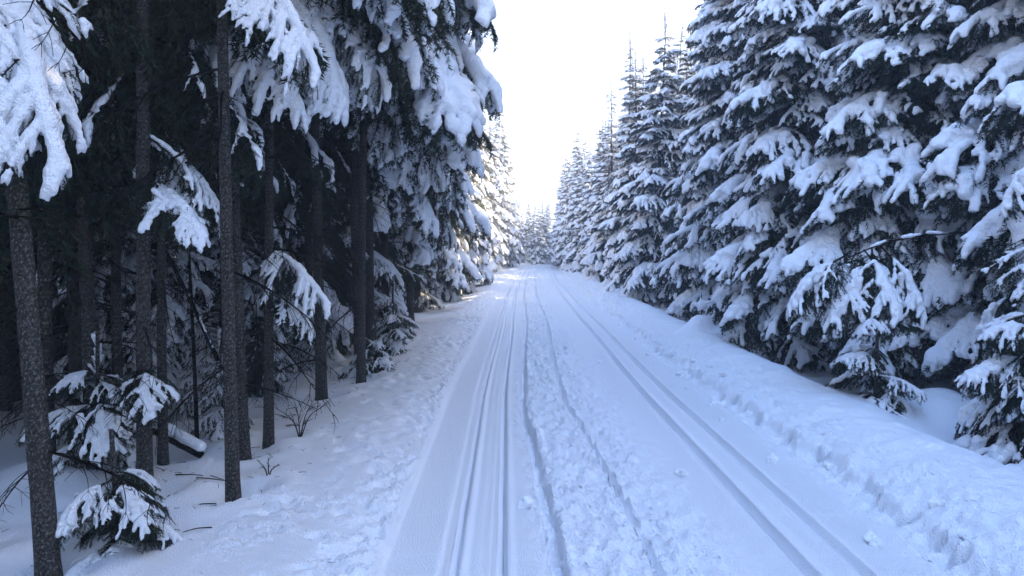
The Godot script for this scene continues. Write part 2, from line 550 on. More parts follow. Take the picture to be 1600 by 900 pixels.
func build_boughs() -> void:
	bough_kind("fan", 4, {"length": 1.6, "droop": 0.42, "laterals": 15, "r_main": 0.06, "r_lat": 0.040, "r_sub": 0.023, "k": 80.0, "cell": 0.018, "needles": 330.0, "nl": 0.024, "nw": 0.0045, "hang": 0.55, "cover": 0.82, "sub_step": 0.9, "spread": 0.4})
	bough_kind("clump", 7, {"droop": 0.3, "laterals": 15, "r_main": 0.048, "r_lat": 0.027, "r_sub": 0.017, "k": 95.0, "pillows": 13, "hang": 0.34, "cover": 0.48, "snow_from": 0.32, "spread": 0.6, "needles": 340.0, "nl": 0.027, "cell": 0.019, "amp": 0.02})
	bough_kind("frost", 5, {"droop": 0.34, "laterals": 14, "r_main": 0.036, "r_lat": 0.026, "r_sub": 0.018, "k": 100.0, "pillows": 6, "hang": 0.4, "cover": 0.72, "snow_from": 0.2, "spread": 0.5, "needles": 340.0, "nl": 0.028, "cell": 0.018, "amp": 0.02})
	bough_kind("mid", 4, {"droop": 0.3, "laterals": 10, "r_main": 0.05, "r_lat": 0.03, "r_sub": 0.022, "pillows": 8, "hang": 0.4, "cover": 0.62, "snow_from": 0.36, "spread": 0.56, "needles": 150.0, "nl": 0.04, "nw": 0.010, "cell": 0.032, "k": 65.0, "sub_step": 1.4})
	bough_kind("shade", 3, {"droop": 0.3, "laterals": 11, "r_main": 0.012, "r_lat": 0.018, "r_sub": 0.016, "hang": 0.55, "cover": 0.22, "snow_from": 0.55, "needles": 170.0, "nl": 0.042, "nw": 0.011, "cell": 0.026, "k": 80.0, "sub_step": 1.3})
	bough_kind("light", 3, {"droop": 0.3, "laterals": 10, "r_main": 0.032, "r_lat": 0.026, "r_sub": 0.018, "hang": 0.5, "cover": 0.55, "needles": 150.0, "nl": 0.03, "nw": 0.008, "cell": 0.02, "k": 80.0, "sub_step": 1.5})
	bough_kind("dead", 3, {"droop": 0.25, "laterals": 6, "spread": 0.35, "r_main": 0.012, "r_lat": 0.010, "r_sub": 0.01, "hang": 0.3, "cover": 0.0, "snow_from": 1.5, "dead": true, "cell": 0.014, "k": 120.0, "amp": 0.004, "sub_step": 2.5})
	bough_kind("tip", 2, {"length": 0.7, "rise": 0.0, "droop": 0.0, "laterals": 10, "spread": 0.28, "r_main": 0.02, "r_lat": 0.022, "hang": -0.1, "cover": 0.4, "needles": 200.0, "nl": 0.03, "nw": 0.007, "sub": false, "cell": 0.02, "k": 70.0})
	var id := WorkerThreadPool.add_group_task(bough_job, jobs.size())
	WorkerThreadPool.wait_for_group_task_completion(id)
	for o in jobs:
		var m := ArrayMesh.new()
		if o.has("foliage_arrays"):
			m.add_surface_from_arrays(Mesh.PRIMITIVE_TRIANGLES, o.foliage_arrays)
			m.surface_set_material(0, M.needle)
		m.add_surface_from_arrays(Mesh.PRIMITIVE_TRIANGLES, o.wood_arrays)
		m.surface_set_material(m.get_surface_count() - 1, M.twig)
		var s := ArrayMesh.new()
		if o.has("snow_arrays"):
			s.add_surface_from_arrays(Mesh.PRIMITIVE_TRIANGLES, o.snow_arrays)
			s.surface_set_material(0, M.snow)
		if not lib.has(o.kind): lib[o.kind] = []
		lib[o.kind].append({"foliage": m, "snow": s, "length": o.length})

# ------------------------------------------------------------------ trees
func trunk_mesh(h: float, r0: float, r1: float, bend: Vector2, seed_: int, segs := 12) -> ArrayMesh:
	var v := PackedVector3Array()
	var n := PackedVector3Array()
	var ix := PackedInt32Array()
	var rings := int(clampf(h / 0.16, 6, 60))
	for j in rings + 1:
		var t := float(j) / rings
		t = t * (0.35 + 0.65 * t)
		var y := -0.25 + (h + 0.25) * t
		var c := trunk_at(h, y, bend)
		var rad := lerpf(r0, r1, pow(t, 0.85)) * (1.0 + 0.35 * exp(-maxf(y, 0.0) * 6.0))
		for k in segs:
			var a := k * TAU / segs
			var w := Vector3(cos(a), 0, sin(a))
			var rr := rad * (1.0 + 0.09 * noise.get_noise_3d(w.x * 60.0 + seed_ * 9.0, y * 70.0, w.z * 60.0) + 0.05 * noise.get_noise_3d(w.x * 200.0, y * 300.0 + seed_, w.z * 200.0))
			v.append(c + w * rr)
			n.append(w)
	for j in rings:
		for k in segs:
			var a := j * segs + k
			var b := j * segs + (k + 1) % segs
			ix.append_array([a, b, a + segs, b, b + segs, a + segs])
	var arr := []
	arr.resize(Mesh.ARRAY_MAX)
	arr[Mesh.ARRAY_VERTEX] = v
	arr[Mesh.ARRAY_NORMAL] = n
	arr[Mesh.ARRAY_INDEX] = ix
	var m := ArrayMesh.new()
	m.add_surface_from_arrays(Mesh.PRIMITIVE_TRIANGLES, arr)
	return m

func trunk_at(h: float, y: float, bend: Vector2) -> Vector3:
	var t := clampf(y / h, 0.0, 1.0)
	return Vector3(bend.x * t * t, y, bend.y * t * t)

# o: h, r (trunk radius), hb (crown base), R (crown radius), kinds, step, per, pitch0 (low), pitch1 (top), lean Vector2, side (yaw of longer boughs), dead
func crown_list(o: Dictionary, r: RandomNumberGenerator) -> Array:
	var out := []                 # [kind, variant, transform]
	var h: float = o.h
	var hb: float = o.hb
	var y := hb
	var yaw0 := r.randf() * TAU
	while y < h - 0.25:
		var t := (y - hb) / (h - hb)
		var rad: float = o.R * pow(1.0 - t, o.get("taper", 0.75)) * (0.78 + 0.22 * smoothstep(0.0, 0.12, t)) + 0.12
		var n := int(round(o.per * lerpf(1.0, 0.6, t)))
		yaw0 += 2.4
		for i in n:
			if r.randf() < o.get("miss", 0.08): continue
			var yaw: float = yaw0 + (i + r.randf_range(-0.3, 0.3)) * TAU / n
			var kind: String = o.kinds[r.randi() % o.kinds.size()]
			var vi: int = (r.randi() % lib[kind].size()) if not o.has("few") else (o.few + r.randi() % 2) % lib[kind].size()
			var len_: float = rad * (r.randf_range(0.55, 1.0) if r.randf() < 0.45 else r.randf_range(0.9, 1.22))
			if o.has("side"):
				len_ *= lerpf(0.75, 1.2, 0.5 + 0.5 * cos(yaw - o.side))
			var s: float = len_ / lib[kind][vi].length
			var pitch: float = deg_to_rad(lerpf(o.pitch0, o.pitch1, pow(t, 0.8)) + r.randf_range(-9, 9))
			var b := Basis(Vector3.UP, yaw) * Basis(Vector3.BACK, pitch) * Basis(Vector3.RIGHT, r.randf_range(-0.25, 0.25))
			var at := trunk_at(h, y + r.randf_range(-0.5, 0.5) * o.step, o.bend)
			out.append([kind, vi, Transform3D(b.scaled(Vector3(s, s * o.get("thick", 1.0), s)), at)])
		y += o.step * lerpf(1.0, 0.75, t)
	var tb := Basis(Vector3.BACK, PI / 2).scaled(Vector3.ONE * o.get("tip", 1.0))
	out.append(["tip", r.randi() % 2, Transform3D(tb, trunk_at(h, h - 0.45, o.bend))])
	if o.get("dead", 0) > 0:
		for i in o.dead:
			var yy: float = r.randf_range(0.5, hb + 0.4)
			var b2 := Basis(Vector3.UP, r.randf() * TAU) * Basis(Vector3.BACK, deg_to_rad(r.randf_range(-35, 10)))
			out.append(["dead", (r.randi() % 3) if not o.has("few") else int(o.few) % 3, Transform3D(b2.scaled(Vector3.ONE * r.randf_range(0.3, 0.85)), trunk_at(h, yy, o.bend))])
	return out

func seen_from_trail(p: Vector3) -> bool:
	var d := -p.z
	return d > 2.0 and absf(p.x) < d * 0.72 + 0.5 and p.y < 1.6 + d * 0.36 + 0.7

func make_tree(called: String, at: Vector3, o: Dictionary, seed_: int, label: String, group: String, near: bool) -> Node3D:
	var r := RandomNumberGenerator.new()
	r.seed = seed_
	if not o.has("bend"): o.bend = Vector2(r.randf_range(-0.03, 0.03), r.randf_range(-0.03, 0.03)) * o.h
	var t := base(called, at, label, "tree", group)
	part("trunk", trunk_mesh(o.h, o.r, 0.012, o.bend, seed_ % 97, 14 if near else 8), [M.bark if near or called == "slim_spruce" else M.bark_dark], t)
	var heap := {}
	for c in crown_list(o, r) + o.get("extra", []):
		var b: Dictionary = lib[c[0]][c[1]]
		var x: Transform3D = c[2]
		var mid: Vector3 = at + x * Vector3(b.length * 0.6, 0, 0)
		if c[0] == "tip" or near and c[0] != "dead" and at.z > -11.0 and seen_from_trail(mid):
			var p := MeshInstance3D.new()
			p.name = "bough" if c[0] != "tip" else "leader"
			p.mesh = b.foliage
			t.add_child(p, true)
			p.transform = x
			if b.snow.get_surface_count():
				part("snow", b.snow, [], p)
		else:
			var key := "%s/%d" % [c[0], c[1]]
			if not heap.has(key): heap[key] = []
			heap[key].append(x)
	for key in heap:
		var kv: PackedStringArray = key.split("/")
		var b2: Dictionary = lib[kv[0]][int(kv[1])]
		multi("dead_branches" if kv[0] == "dead" else "crown", b2.foliage, heap[key], t)
		if b2.snow.get_surface_count(): multi("snow", b2.snow, heap[key], t)
	return t

func multi(called: String, mesh: Mesh, xs: Array, parent: Node) -> void:
	var mm := MultiMesh.new()
	mm.transform_format = MultiMesh.TRANSFORM_3D
	mm.mesh = mesh
	mm.instance_count = xs.size()
	for i in xs.size(): mm.set_instance_transform(i, xs[i])
	var o := MultiMeshInstance3D.new()
	o.name = called
	o.multimesh = mm
	o.set_meta("kind", "stuff")
	parent.add_child(o, true)

func plant(proto: Node3D, x: float, d: float, s: float, label: String, group: String) -> Node3D:
	var c: Node3D = proto.duplicate()
	c.name = numbered(str(proto.name).rstrip("_0123456789"))
	add_child(c)
	c.position = Vector3(x, height_at(x, -d) - 0.05, -d)
	c.rotation.y = rng.randf() * TAU
	c.rotation.x = rng.randf_range(-0.03, 0.03)
	c.scale = Vector3.ONE * s
	tag(c, label, "tree", group)
	return c

func spot(x: float, d: float, sink := 0.04) -> Vector3:
	return Vector3(x, height_at(x, -d) - sink, -d)

# ------------------------------------------------------------------
func _ready() -> void:
	rng.seed = 4
	noise.noise_type = FastNoiseLite.TYPE_SIMPLEX_SMOOTH
	noise.frequency = 0.02
	noise.fractal_octaves = 3
	lumps.noise_type = FastNoiseLite.TYPE_CELLULAR
	lumps.frequency = 0.02
	lumps.fractal_type = FastNoiseLite.FRACTAL_NONE

	var cam := Camera3D.new()
	cam.name = "camera"
	add_child(cam)
	cam.position = CAM
	cam.fov = 39.6
	cam.near = 0.05
	cam.far = 600.0
	cam.rotation = Vector3(-atan(65.0 / 1250.0), -atan(13.0 / 1250.0), 0)
	cam.current = true

	var env := Environment.new()
	env.background_mode = Environment.BG_SKY
	var sky := Sky.new()
	var sm := ProceduralSkyMaterial.new()
	sm.sky_top_color = Color(0.49, 0.665, 0.94)
	sm.sky_horizon_color = Color(0.86, 0.92, 1.0)
	sm.sky_curve = 0.4
	sm.sky_energy_multiplier = 1.0
	sm.ground_bottom_color = Color(0.6, 0.65, 0.75)
	sm.ground_horizon_color = Color(0.86, 0.92, 1.0)
	sm.sun_angle_max = 75.0
	sm.sun_curve = 0.5
	sky.sky_material = sm
	env.sky = sky
	env.tonemap_mode = Environment.TONE_MAPPER_LINEAR
	env.tonemap_exposure = 3.7
	env.fog_enabled = true
	env.fog_density = 0.0065
	env.fog_light_color = Color(0.93, 0.96, 1.0)
	env.sdfgi_enabled = true
	env.ssao_enabled = true
	env.ssil_enabled = true
	var we := WorldEnvironment.new()
	we.name = "environment"
	we.environment = env
	add_child(we)

	var sun := DirectionalLight3D.new()
	sun.name = "sun"
	add_child(sun)
	sun.light_energy = 1.5
	sun.light_color = Color(1.0, 0.9, 0.74)
	sun.light_angular_distance = 0.5
	sun.shadow_enabled = true
	var az := deg_to_rad(62.0)
	var el := deg_to_rad(33.0)
	var to_sun := Vector3(sin(az) * cos(el), sin(el), -cos(az) * cos(el))
	sun.look_at_from_position(to_sun * 50.0, Vector3.ZERO)

	make_materials()
	build_ground()
	build_boughs()
	build_left()
	build_right()
	build_small_things()

func build_left() -> void:
	var kinds_l := ["fan", "fan", "clump"]
	# trunks along the left edge of the trail: x, d, trunk radius, height, crown base
	var front := [
		[-2.16, 3.75, 0.056, 9.0, 5.5, "thick mottled trunk standing nearest the camera at the left edge, dark from root to top"],
		[-2.2, 4.85, 0.05, 9.5, 5.3, "dark trunk with a small snowy spray across it, behind the low snow smothered sapling"],
		[-1.64, 4.8, 0.044, 9.0, 5.3, "slim bare trunk rising straight from open snow, closest to the trodden shoulder"],
		[-1.9, 5.8, 0.05, 10.0, 5.0, "trunk half hidden right behind the slim bare trunk"],
		[-1.84, 6.2, 0.042, 8.0, 4.2, "thin trunk beside the bare twiggy shrub, with a drooping white spray at head height"],
		[-1.83, 8.0, 0.06, 10.5, 4.1, "spruce whose long snow loaded boughs hang down over the bare shrub side of the trail"],
		[-1.58, 8.8, 0.055, 10.0, 4.0, "spruce whose trunk stands out nearest the trail in the middle of the left row"],
		[-1.75, 9.7, 0.065, 11.0, 3.8, "spruce just behind the trunk standing out mid row, nearly touching it"],
		[-1.95, 11.6, 0.08, 11.0, 3.5, "tall spruce with white boughs sweeping over the trail past the trunk pair"],
		[-2.0, 13.6, 0.08, 11.0, 3.1, "tall shaded spruce whose boughs reach farthest out against the white sky"],
		[-1.9, 16.2, 0.08, 10.5, 2.4, "spruce on the left where the deep shade gives way to sunlight"],
		[-2.05, 19.0, 0.09, 10.0, 1.8, "first sunlit spruce of the left edge, low boughs glowing"]]
	for i in front.size():
		var f: Array = front[i]
		var o := {"h": f[3], "r": f[2], "hb": f[4], "R": 1.8 - 0.03 * i if i < 9 else 1.3, "kinds": kinds_l, "step": 0.5, "per": 3.8, "pitch0": -32.0, "pitch1": 5.0, "side": -0.15, "dead": 16, "miss": 0.12}
		if i >= 7:
			o.merge({"kinds": ["clump", "frost", "light"] if i < 9 else ["frost", "mid"], "pitch0": -26.0, "step": 0.3, "per": 5.6}, true)
		if i == 0: o.extra = [bough("fan", 1, 2.88, -64.0, -46.0, 0.5), bough("fan", 2, 3.0, -80.0, -46.0, 0.52), bough("fan", 3, 2.88, -32.0, -44.0, 0.56)]
		if i == 1: o.extra = [bough("clump", 0, 2.1, -15.0, -25.0, 0.55), bough("clump", 2, 0.95, -60.0, -25.0, 0.38), bough("light", 2, 2.35, 40.0, -30.0, 0.7)]
		if i == 5: o.extra = [bough("fan", 1, 4.45, -10.0, -20.0, 1.0), bough("fan", 3, 4.3, -45.0, -24.0, 0.9)]
		if i == 6: o.extra = [bough("fan", 2, 4.2, 0.0, -20.0, 1.0), bough("fan", 0, 4.6, -35.0, -20.0, 1.0)]
		if i == 8: o.extra = [bough("fan", 1, 4.3, -15.0, -18.0, 1.25), bough("fan", 2, 3.8, 20.0, -22.0, 1.1)]
		if i == 2: o.extra = [bough("fan", 2, 3.4, -8.0, -30.0, 0.55)]
		if i == 3: o.extra = [bough("fan", 1, 3.5, -32.0, -30.0, 0.68), bough("fan", 3, 3.7, 14.0, -26.0, 0.7), bough("fan", 0, 3.3, -75.0, -34.0, 0.55)]
		if i == 4: o.extra = [bough("fan", 3, 1.62, -25.0, -12.0, 0.4), bough("clump", 1, 1.3, -5.0, -25.0, 0.45), bough("fan", 0, 3.75, -30.0, -33.0, 0.75), bough("fan", 2, 4.0, 15.0, -28.0, 0.8)]
		make_tree("spruce_tree", spot(f[0], f[1]), o, 100 + i * 13, f[5], "", true).rotation.z = deg_to_rad([2.6, -0.8, 0.6, 1.4, -1.0, 0.9, -0.5, 1.2, 0.0, 0.8, -0.6, 0.5][i])
	# prototypes for the depth of the wood
	var protos := []
	for i in 4:
		protos.append(make_tree("forest_spruce", spot(-3.2 - i * 0.9, 6.0 + i * 1.7), {"few": i, "h": 8.0 + i, "r": 0.07 + 0.01 * i, "hb": 2.7 + 0.3 * i, "R": 1.75, "kinds": ["shade"], "step": 0.3, "per": 6.5, "pitch0": -28.0, "pitch1": 5.0, "dead": 30}, 500 + i, ["dark inner trunk just behind the slim bare trunk pair on the left", "dark inner spruce above the snow capped log", "dark inner spruce left of the twiggy shrub", "dark inner spruce behind the trunk standing out mid row"][i], "", false))
	var under := []
	for i in 3:
		under.append(make_tree("young_spruce", spot(-3.0 - i * 0.8, 9.0 + i * 2.5), {"few": i, "h": 2.4 + i * 0.8, "r": 0.03, "hb": 0.25, "R": 0.75 + 0.12 * i, "kinds": [["light", "shade", "light"][i]], "step": 0.24, "per": 5.0, "pitch0": -22.0, "pitch1": 15.0}, 560 + i, ["waist to head high sapling in the gloom behind the log", "sparse sapling in the gloom behind the white drooping spray", "young spruce in the gloom behind the long loaded boughs"][i], "", false))
	for i in 150:
		var d := -9.0 + 54.0 * rng.randf()
		var x := -3.1 - 13.0 * pow(rng.randf(), 1.1) + shift(d)
		if d > -1.0 and d < 6.0: x = minf(x, -4.7)
		plant(protos[i % 4], x, d, rng.randf_range(0.85, 1.15), "dim trunk among the crowded spruces inside the dark left wood", "spruces deep in the left wood")
	var thin := []
	for i in 3:
		thin.append(make_tree("slim_spruce", spot([-2.75, -2.5, -3.1][i], [5.3, 7.2, 8.4][i]), {"few": i, "h": 7.0 + i * 0.7, "r": [0.045, 0.036, 0.055][i], "hb": 2.9, "R": 1.1, "kinds": ["shade"], "step": 0.34, "per": 5.0, "pitch0": -30.0, "pitch1": 5.0, "dead": 14}, 540 + i, ["slim black trunk between the two left foreground trunks", "slim black trunk left of the bare shrub", "slim black trunk behind the snow capped log"][i], "", false))
	for i in 40:
		var dt := 5.2 + 9.0 * rng.randf()
		plant(thin[i % 3], -2.3 - 2.9 * rng.randf(), dt, rng.randf_range(0.85, 1.2), "slim black trunk crowded among others just inside the left wood", "slim trunks just inside the left wood")
	for i in 26:
		var d2 := 6.5 + 22.0 * rng.randf()
		plant(under[i % 3], -2.5 - 3.5 * rng.randf() + shift(d2), d2, rng.randf_range(0.6, 1.1), "small snow laden spruce growing between the trunks on the left", "young spruces under the left trees")
	for i in 9:
		var db := 6.4 + i * 0.85
		plant(under[(i * 2) % 3], -2.05 - 0.75 * rng.randf(), db, rng.randf_range(0.2, 0.36), "small snow laden spruce growing between the trunks on the left", "young spruces under the left trees")
	# sunlit left edge further on
	var lit := []
	for i in 3:
		lit.append(make_tree("edge_spruce", spot(-2.3, 22.0 + i * 2.2), {"few": i, "h": 8.5 + i * 0.8, "r": 0.09, "hb": 0.9 + i * 0.4, "R": 1.5, "kinds": ["mid"], "step": 0.31, "per": 6.5, "pitch0": -25.0, "pitch1": 10.0}, 600 + i, ["bright sunlit spruce next after the shaded left row", "second bright spruce along the sunlit left edge", "third bright spruce beside the sunlit patch of ground"][i], "", false))
	for i in 22:
		var d3 := 23.0 + i * 2.2
		if d3 > 33.0 and d3 < 36.5: continue
		plant(lit[i % 3], -1.95 - rng.randf() * 0.8 + shift(d3), d3, rng.randf_range(0.8, 1.1), "sunlit snowy spruce on the far left edge of the trail", "sunlit spruces on the left edge")

func bough(kind: String, variant: int, y: float, yaw: float, pitch: float, s: float) -> Array:
	var b := Basis(Vector3.UP, deg_to_rad(yaw)) * Basis(Vector3.BACK, deg_to_rad(pitch))
	return [kind, variant, Transform3D(b.scaled(Vector3.ONE * s), Vector3(0, y, 0))]

func build_right() -> void:
	var kinds := ["clump", "frost", "clump", "frost", "light"]
	var row := [
		[4.5, 8.9, 8.0, 1.2, "densely loaded spruce standing behind the thin sparse sapling on the right"],
		[3.95, 10.6, 9.0, 1.05, "spruce on the right whose bare dark foot shows below its white layers"],
		[4.55, 12.6, 9.5, 1.25, "broad snowy spruce directly behind the rounded heap of snow"],
		[4.5, 14.9, 10.0, 1.3, "tall spruce on the right with wide dark gaps between its white tiers"],
		[5.0, 17.4, 10.0, 1.35, "tall right hand spruce leaning its tiers toward the white sky"],
		[3.95, 20.6, 7.2, 1.05, "slender pointed spruce standing alone against the white sky on the right"],
		[5.3, 6.3, 9.0, 1.3, "rightmost spruce, cut by the picture edge behind the squat pillowed bush"],
		[5.4, 7.6, 10.0, 1.3, "spruce behind the level arched branch on the right"],
		[5.2, 19.4, 8.6, 1.3, "snowy spruce half hidden behind the slender pointed one, nearer the picture edge"],
		[6.0, 21.3, 8.2, 1.35, "spruce crown showing between the slender pointed one and the tall leaning one"],
		[4.9, 22.4, 6.6, 1.1, "shorter spruce hidden low behind the slender pointed one"],
		[5.7, 10.0, 11.0, 1.5, "second row spruce filling the gap above the thin sparse sapling"]]
	for i in row.size():
		var f: Array = row[i]
		var o := {"h": f[2], "r": 0.07, "hb": [0.7, 0.8, 0.85, 0.6, 0.45, 0.4, 0.5, 0.6, 0.2, 0.2, 0.2, 0.5][i], "R": f[3], "kinds": kinds, "step": 0.25, "per": 6.8, "pitch0": -14.0, "pitch1": 18.0, "taper": 0.7, "dead": 12}
		if i == 0: o.extra = [bough("clump", 3, 1.95, -150.0, -20.0, 1.15), bough("clump", 1, 1.35, -120.0, -18.0, 1.0)]
		if i == 6: o.extra = [bough("fan", 0, 3.35, -150.0, -12.0, 0.9), bough("clump", 4, 2.2, -140.0, -25.0, 1.3)]
		make_tree("snowy_spruce", spot(f[0], f[1]), o, 900 + i * 7, f[4], "", f[1] < 15.0)
	var protos := []
	for i in 4:
		protos.append(make_tree("backing_spruce", spot(7.5 + i * 1.2, 12.0 + i * 3.0), {"few": i, "h": 10.5 + i * 0.9, "r": 0.1, "hb": 0.6, "R": 1.5, "kinds": ["mid"], "step": 0.33, "per": 6.0, "pitch0": -25.0, "pitch1": 15.0}, 950 + i, ["tall backing spruce above the rounded heap on the right", "tall spruce rising behind the wide tiered one on the right", "spruce top showing behind the tall leaning right hand spruce", "farthest tall spruce top of the right hand crowd"][i], "", false))
	for i in 104:
		var d := -8.0 + 48.0 * rng.randf()
		var x := maxf(6.0, (0.3 if d < 21.0 else 0.33) * d) + 6.0 * rng.randf()
		if d < 4.0: x -= 1.2
		var low := 0.62 if d - (x + 2.0) * 0.53 > 14.5 else 1.0
		plant(protos[i % 4], x, d, low * rng.randf_range(0.9, 1.2), "tall snowy spruce in the crowd behind the front row on the right", "spruces behind the right row")
	var far := []
	for i in 4:
		far.append(make_tree("far_spruce", spot(3.8 + 0.3 * i, 22.8 + i * 1.9), {"few": i, "h": 6.6 + i * 0.6, "r": 0.07, "hb": 0.3, "R": 1.1, "kinds": ["mid"], "step": 0.27, "per": 6.0, "pitch0": -20.0, "pitch1": 20.0, "taper": 0.85}, 980 + i, ["first of the smaller spruces past the slender pointed one", "second smaller spruce past the slender pointed one on the right", "third smaller spruce past the slender pointed one on the right", "fourth smaller spruce past the slender pointed one on the right"][i], "", false))
	for i in 22:
		var d2 := 30.0 + i * 1.7
		plant(far[i % 4], lerpf(3.25, 2.3, smoothstep(36.0, 60.0, d2)) + rng.randf() * 0.45 + shift(d2), d2, rng.randf_range(0.78, 1.1), "snowy spruce in the long row down the right side", "row of spruces down the right side")
	make_tree("dead_spire", spot(3.75, 24.2), {"h": 7.6, "r": 0.06, "hb": 2.0, "R": 0.32, "kinds": ["light"], "step": 0.2, "per": 4.0, "pitch0": -20.0, "pitch1": 10.0, "taper": 0.5}, 1300, "thin scraggy spire rising beside the slender pointed spruce", "", false)
	make_tree("dead_spire", spot(3.9, 29.0), {"h": 7.4, "r": 0.06, "hb": 2.0, "R": 0.3, "kinds": ["light"], "step": 0.2, "per": 4.0, "pitch0": -20.0, "pitch1": 10.0, "taper": 0.5}, 1301, "second thin scraggy spire, farther off and lower above the right row", "", false)
	for i in 9:
		plant(far[i % 4], 4.75 + 0.3 * rng.randf() + (0.95 if i > 8 else 0.0) + shift(20.0 + (i % 9) * 1.7), 20.0 + (i % 9) * 1.7 + (0.8 if i > 8 else 0.0), rng.randf_range(0.85, 1.0) * (0.9 if i > 8 else 1.0), "spruce wedged close behind the front of the right row, only its white sides showing", "spruces wedged behind the right row")
	for i in 30:
		var d3 := 31.0 + 43.0 * rng.randf()
		plant(far[i % 4], 4.6 + rng.randf() * 4.0 + shift(d3), d3, rng.randf_range(0.9, 1.3), "snowy spruce behind the right hand row", "spruces behind the far right row")
	for i in 14:
		var d4 := 66.0 + 10.0 * rng.randf()
		plant(far[i % 4], -0.9 + i * 0.42 + shift(62.0), d4, rng.randf_range(0.55, 0.7) + 0.02 * i, "distant spruce closing the end of the trail", "spruces closing the end of the trail")

# ------------------------------------------------------------------ small things
func stick(pts: Array, r0: float, r1: float) -> ArrayMesh:
	var v := PackedVector3Array()
	var n := PackedVector3Array()
	var ix := PackedInt32Array()
	var c := Curve3D.new()
	for p in pts: c.add_point(p)
	for i in range(1, pts.size() - 1):
		var t: Vector3 = (pts[i + 1] - pts[i - 1]) * 0.2
		c.set_point_in(i, -t)
		c.set_point_out(i, t)
	var m := int(maxf(6, pts.size() * 5))
	var L := c.get_baked_length()
	for i in m:
		var a := c.sample_baked(L * i / m, true)
		var b := c.sample_baked(L * (i + 1) / m, true)
		tube(v, n, ix, a, b, lerpf(r0, r1, float(i) / m), lerpf(r0, r1, float(i + 1) / m))
	var arr := []
	arr.resize(Mesh.ARRAY_MAX)
	arr[Mesh.ARRAY_VERTEX] = v
	arr[Mesh.ARRAY_NORMAL] = n
	arr[Mesh.ARRAY_INDEX] = ix
	var o := ArrayMesh.new()
	o.add_surface_from_arrays(Mesh.PRIMITIVE_TRIANGLES, arr)
	return o

func snow_of(bones: Array, cell: float, k: float, amp: float, seed_: int, squash := 1.2) -> ArrayMesh:
	var m := ArrayMesh.new()
	m.add_surface_from_arrays(Mesh.PRIMITIVE_TRIANGLES, snow_arrays(bones, cell, k, amp, squash, seed_))
	m.surface_set_material(0, M.snow)
	return m

func ridge(pts: Array, r: float, gaps: float, r2: RandomNumberGenerator) -> Array:
	# snow lying along the top of a stick
	var out := []
	for i in pts.size() - 1:
		for q in 5:
			if r2.randf() < gaps: continue
			var a: Vector3 = pts[i].lerp(pts[i + 1], q / 5.0)
			var b: Vector3 = pts[i].lerp(pts[i + 1], (q + 1) / 5.0)
			var rr := r * r2.randf_range(0.75, 1.25)
			out.append([a + Vector3.UP * rr * 0.9, b + Vector3.UP * rr * 0.9, rr, rr])
	return out

func snowed_stick(called: String, pts: Array, r0: float, r1: float, snow_r: float, gaps: float, label: String, cat: String, seed_: int, mat: Material) -> Node3D:
	var r := RandomNumberGenerator.new()
	r.seed = seed_
	var at: Vector3 = pts[0]
	var loc := []
	for p in pts: loc.append(p - at)
	var o := base(called, at, label, cat)
	part("stem", stick(loc, r0, r1), [mat], o)
	var up := []
	for p in loc: up.append(p + Vector3.UP * r0 * 0.4)
	part("snow", snow_of(ridge(up, snow_r, gaps, r), 0.014, 110.0, 0.006, seed_), [], o)
	return o

func shrub(at: Vector3, h: float, n: int, label: String, seed_: int, group := "") -> void:
	var r := RandomNumberGenerator.new()
	r.seed = seed_
	var o := base("bare_shrub", at, label, "shrub", group)
	for i in n:
		var yaw := i * TAU / n + r.randf_range(-0.5, 0.5)
		var out := Vector3(cos(yaw), 0, sin(yaw))
		var hh := h * r.randf_range(0.6, 1.1)
		var a := out * hh * r.randf_range(0.15, 0.3) + Vector3.UP * hh * 0.5
		var b := out * hh * r.randf_range(0.4, 0.9) + Vector3.UP * hh * r.randf_range(0.7, 1.0)
		part("stem", stick([Vector3(0, -0.03, 0), a, b], 0.0055, 0.0018), [M.twig], o)
		for q in 3:
			var p: Vector3 = a.lerp(b, r.randf_range(-0.3, 0.8))
			var e := p + (out.rotated(Vector3.UP, r.randf_range(-1.3, 1.3)) * r.randf_range(0.3, 1.0) + Vector3.UP * r.randf_range(0.1, 0.9)) * hh * 0.32
			part("twig", stick([p, p.lerp(e, 0.5) + Vector3.UP * 0.01, e], 0.003, 0.0012), [M.twig], o)

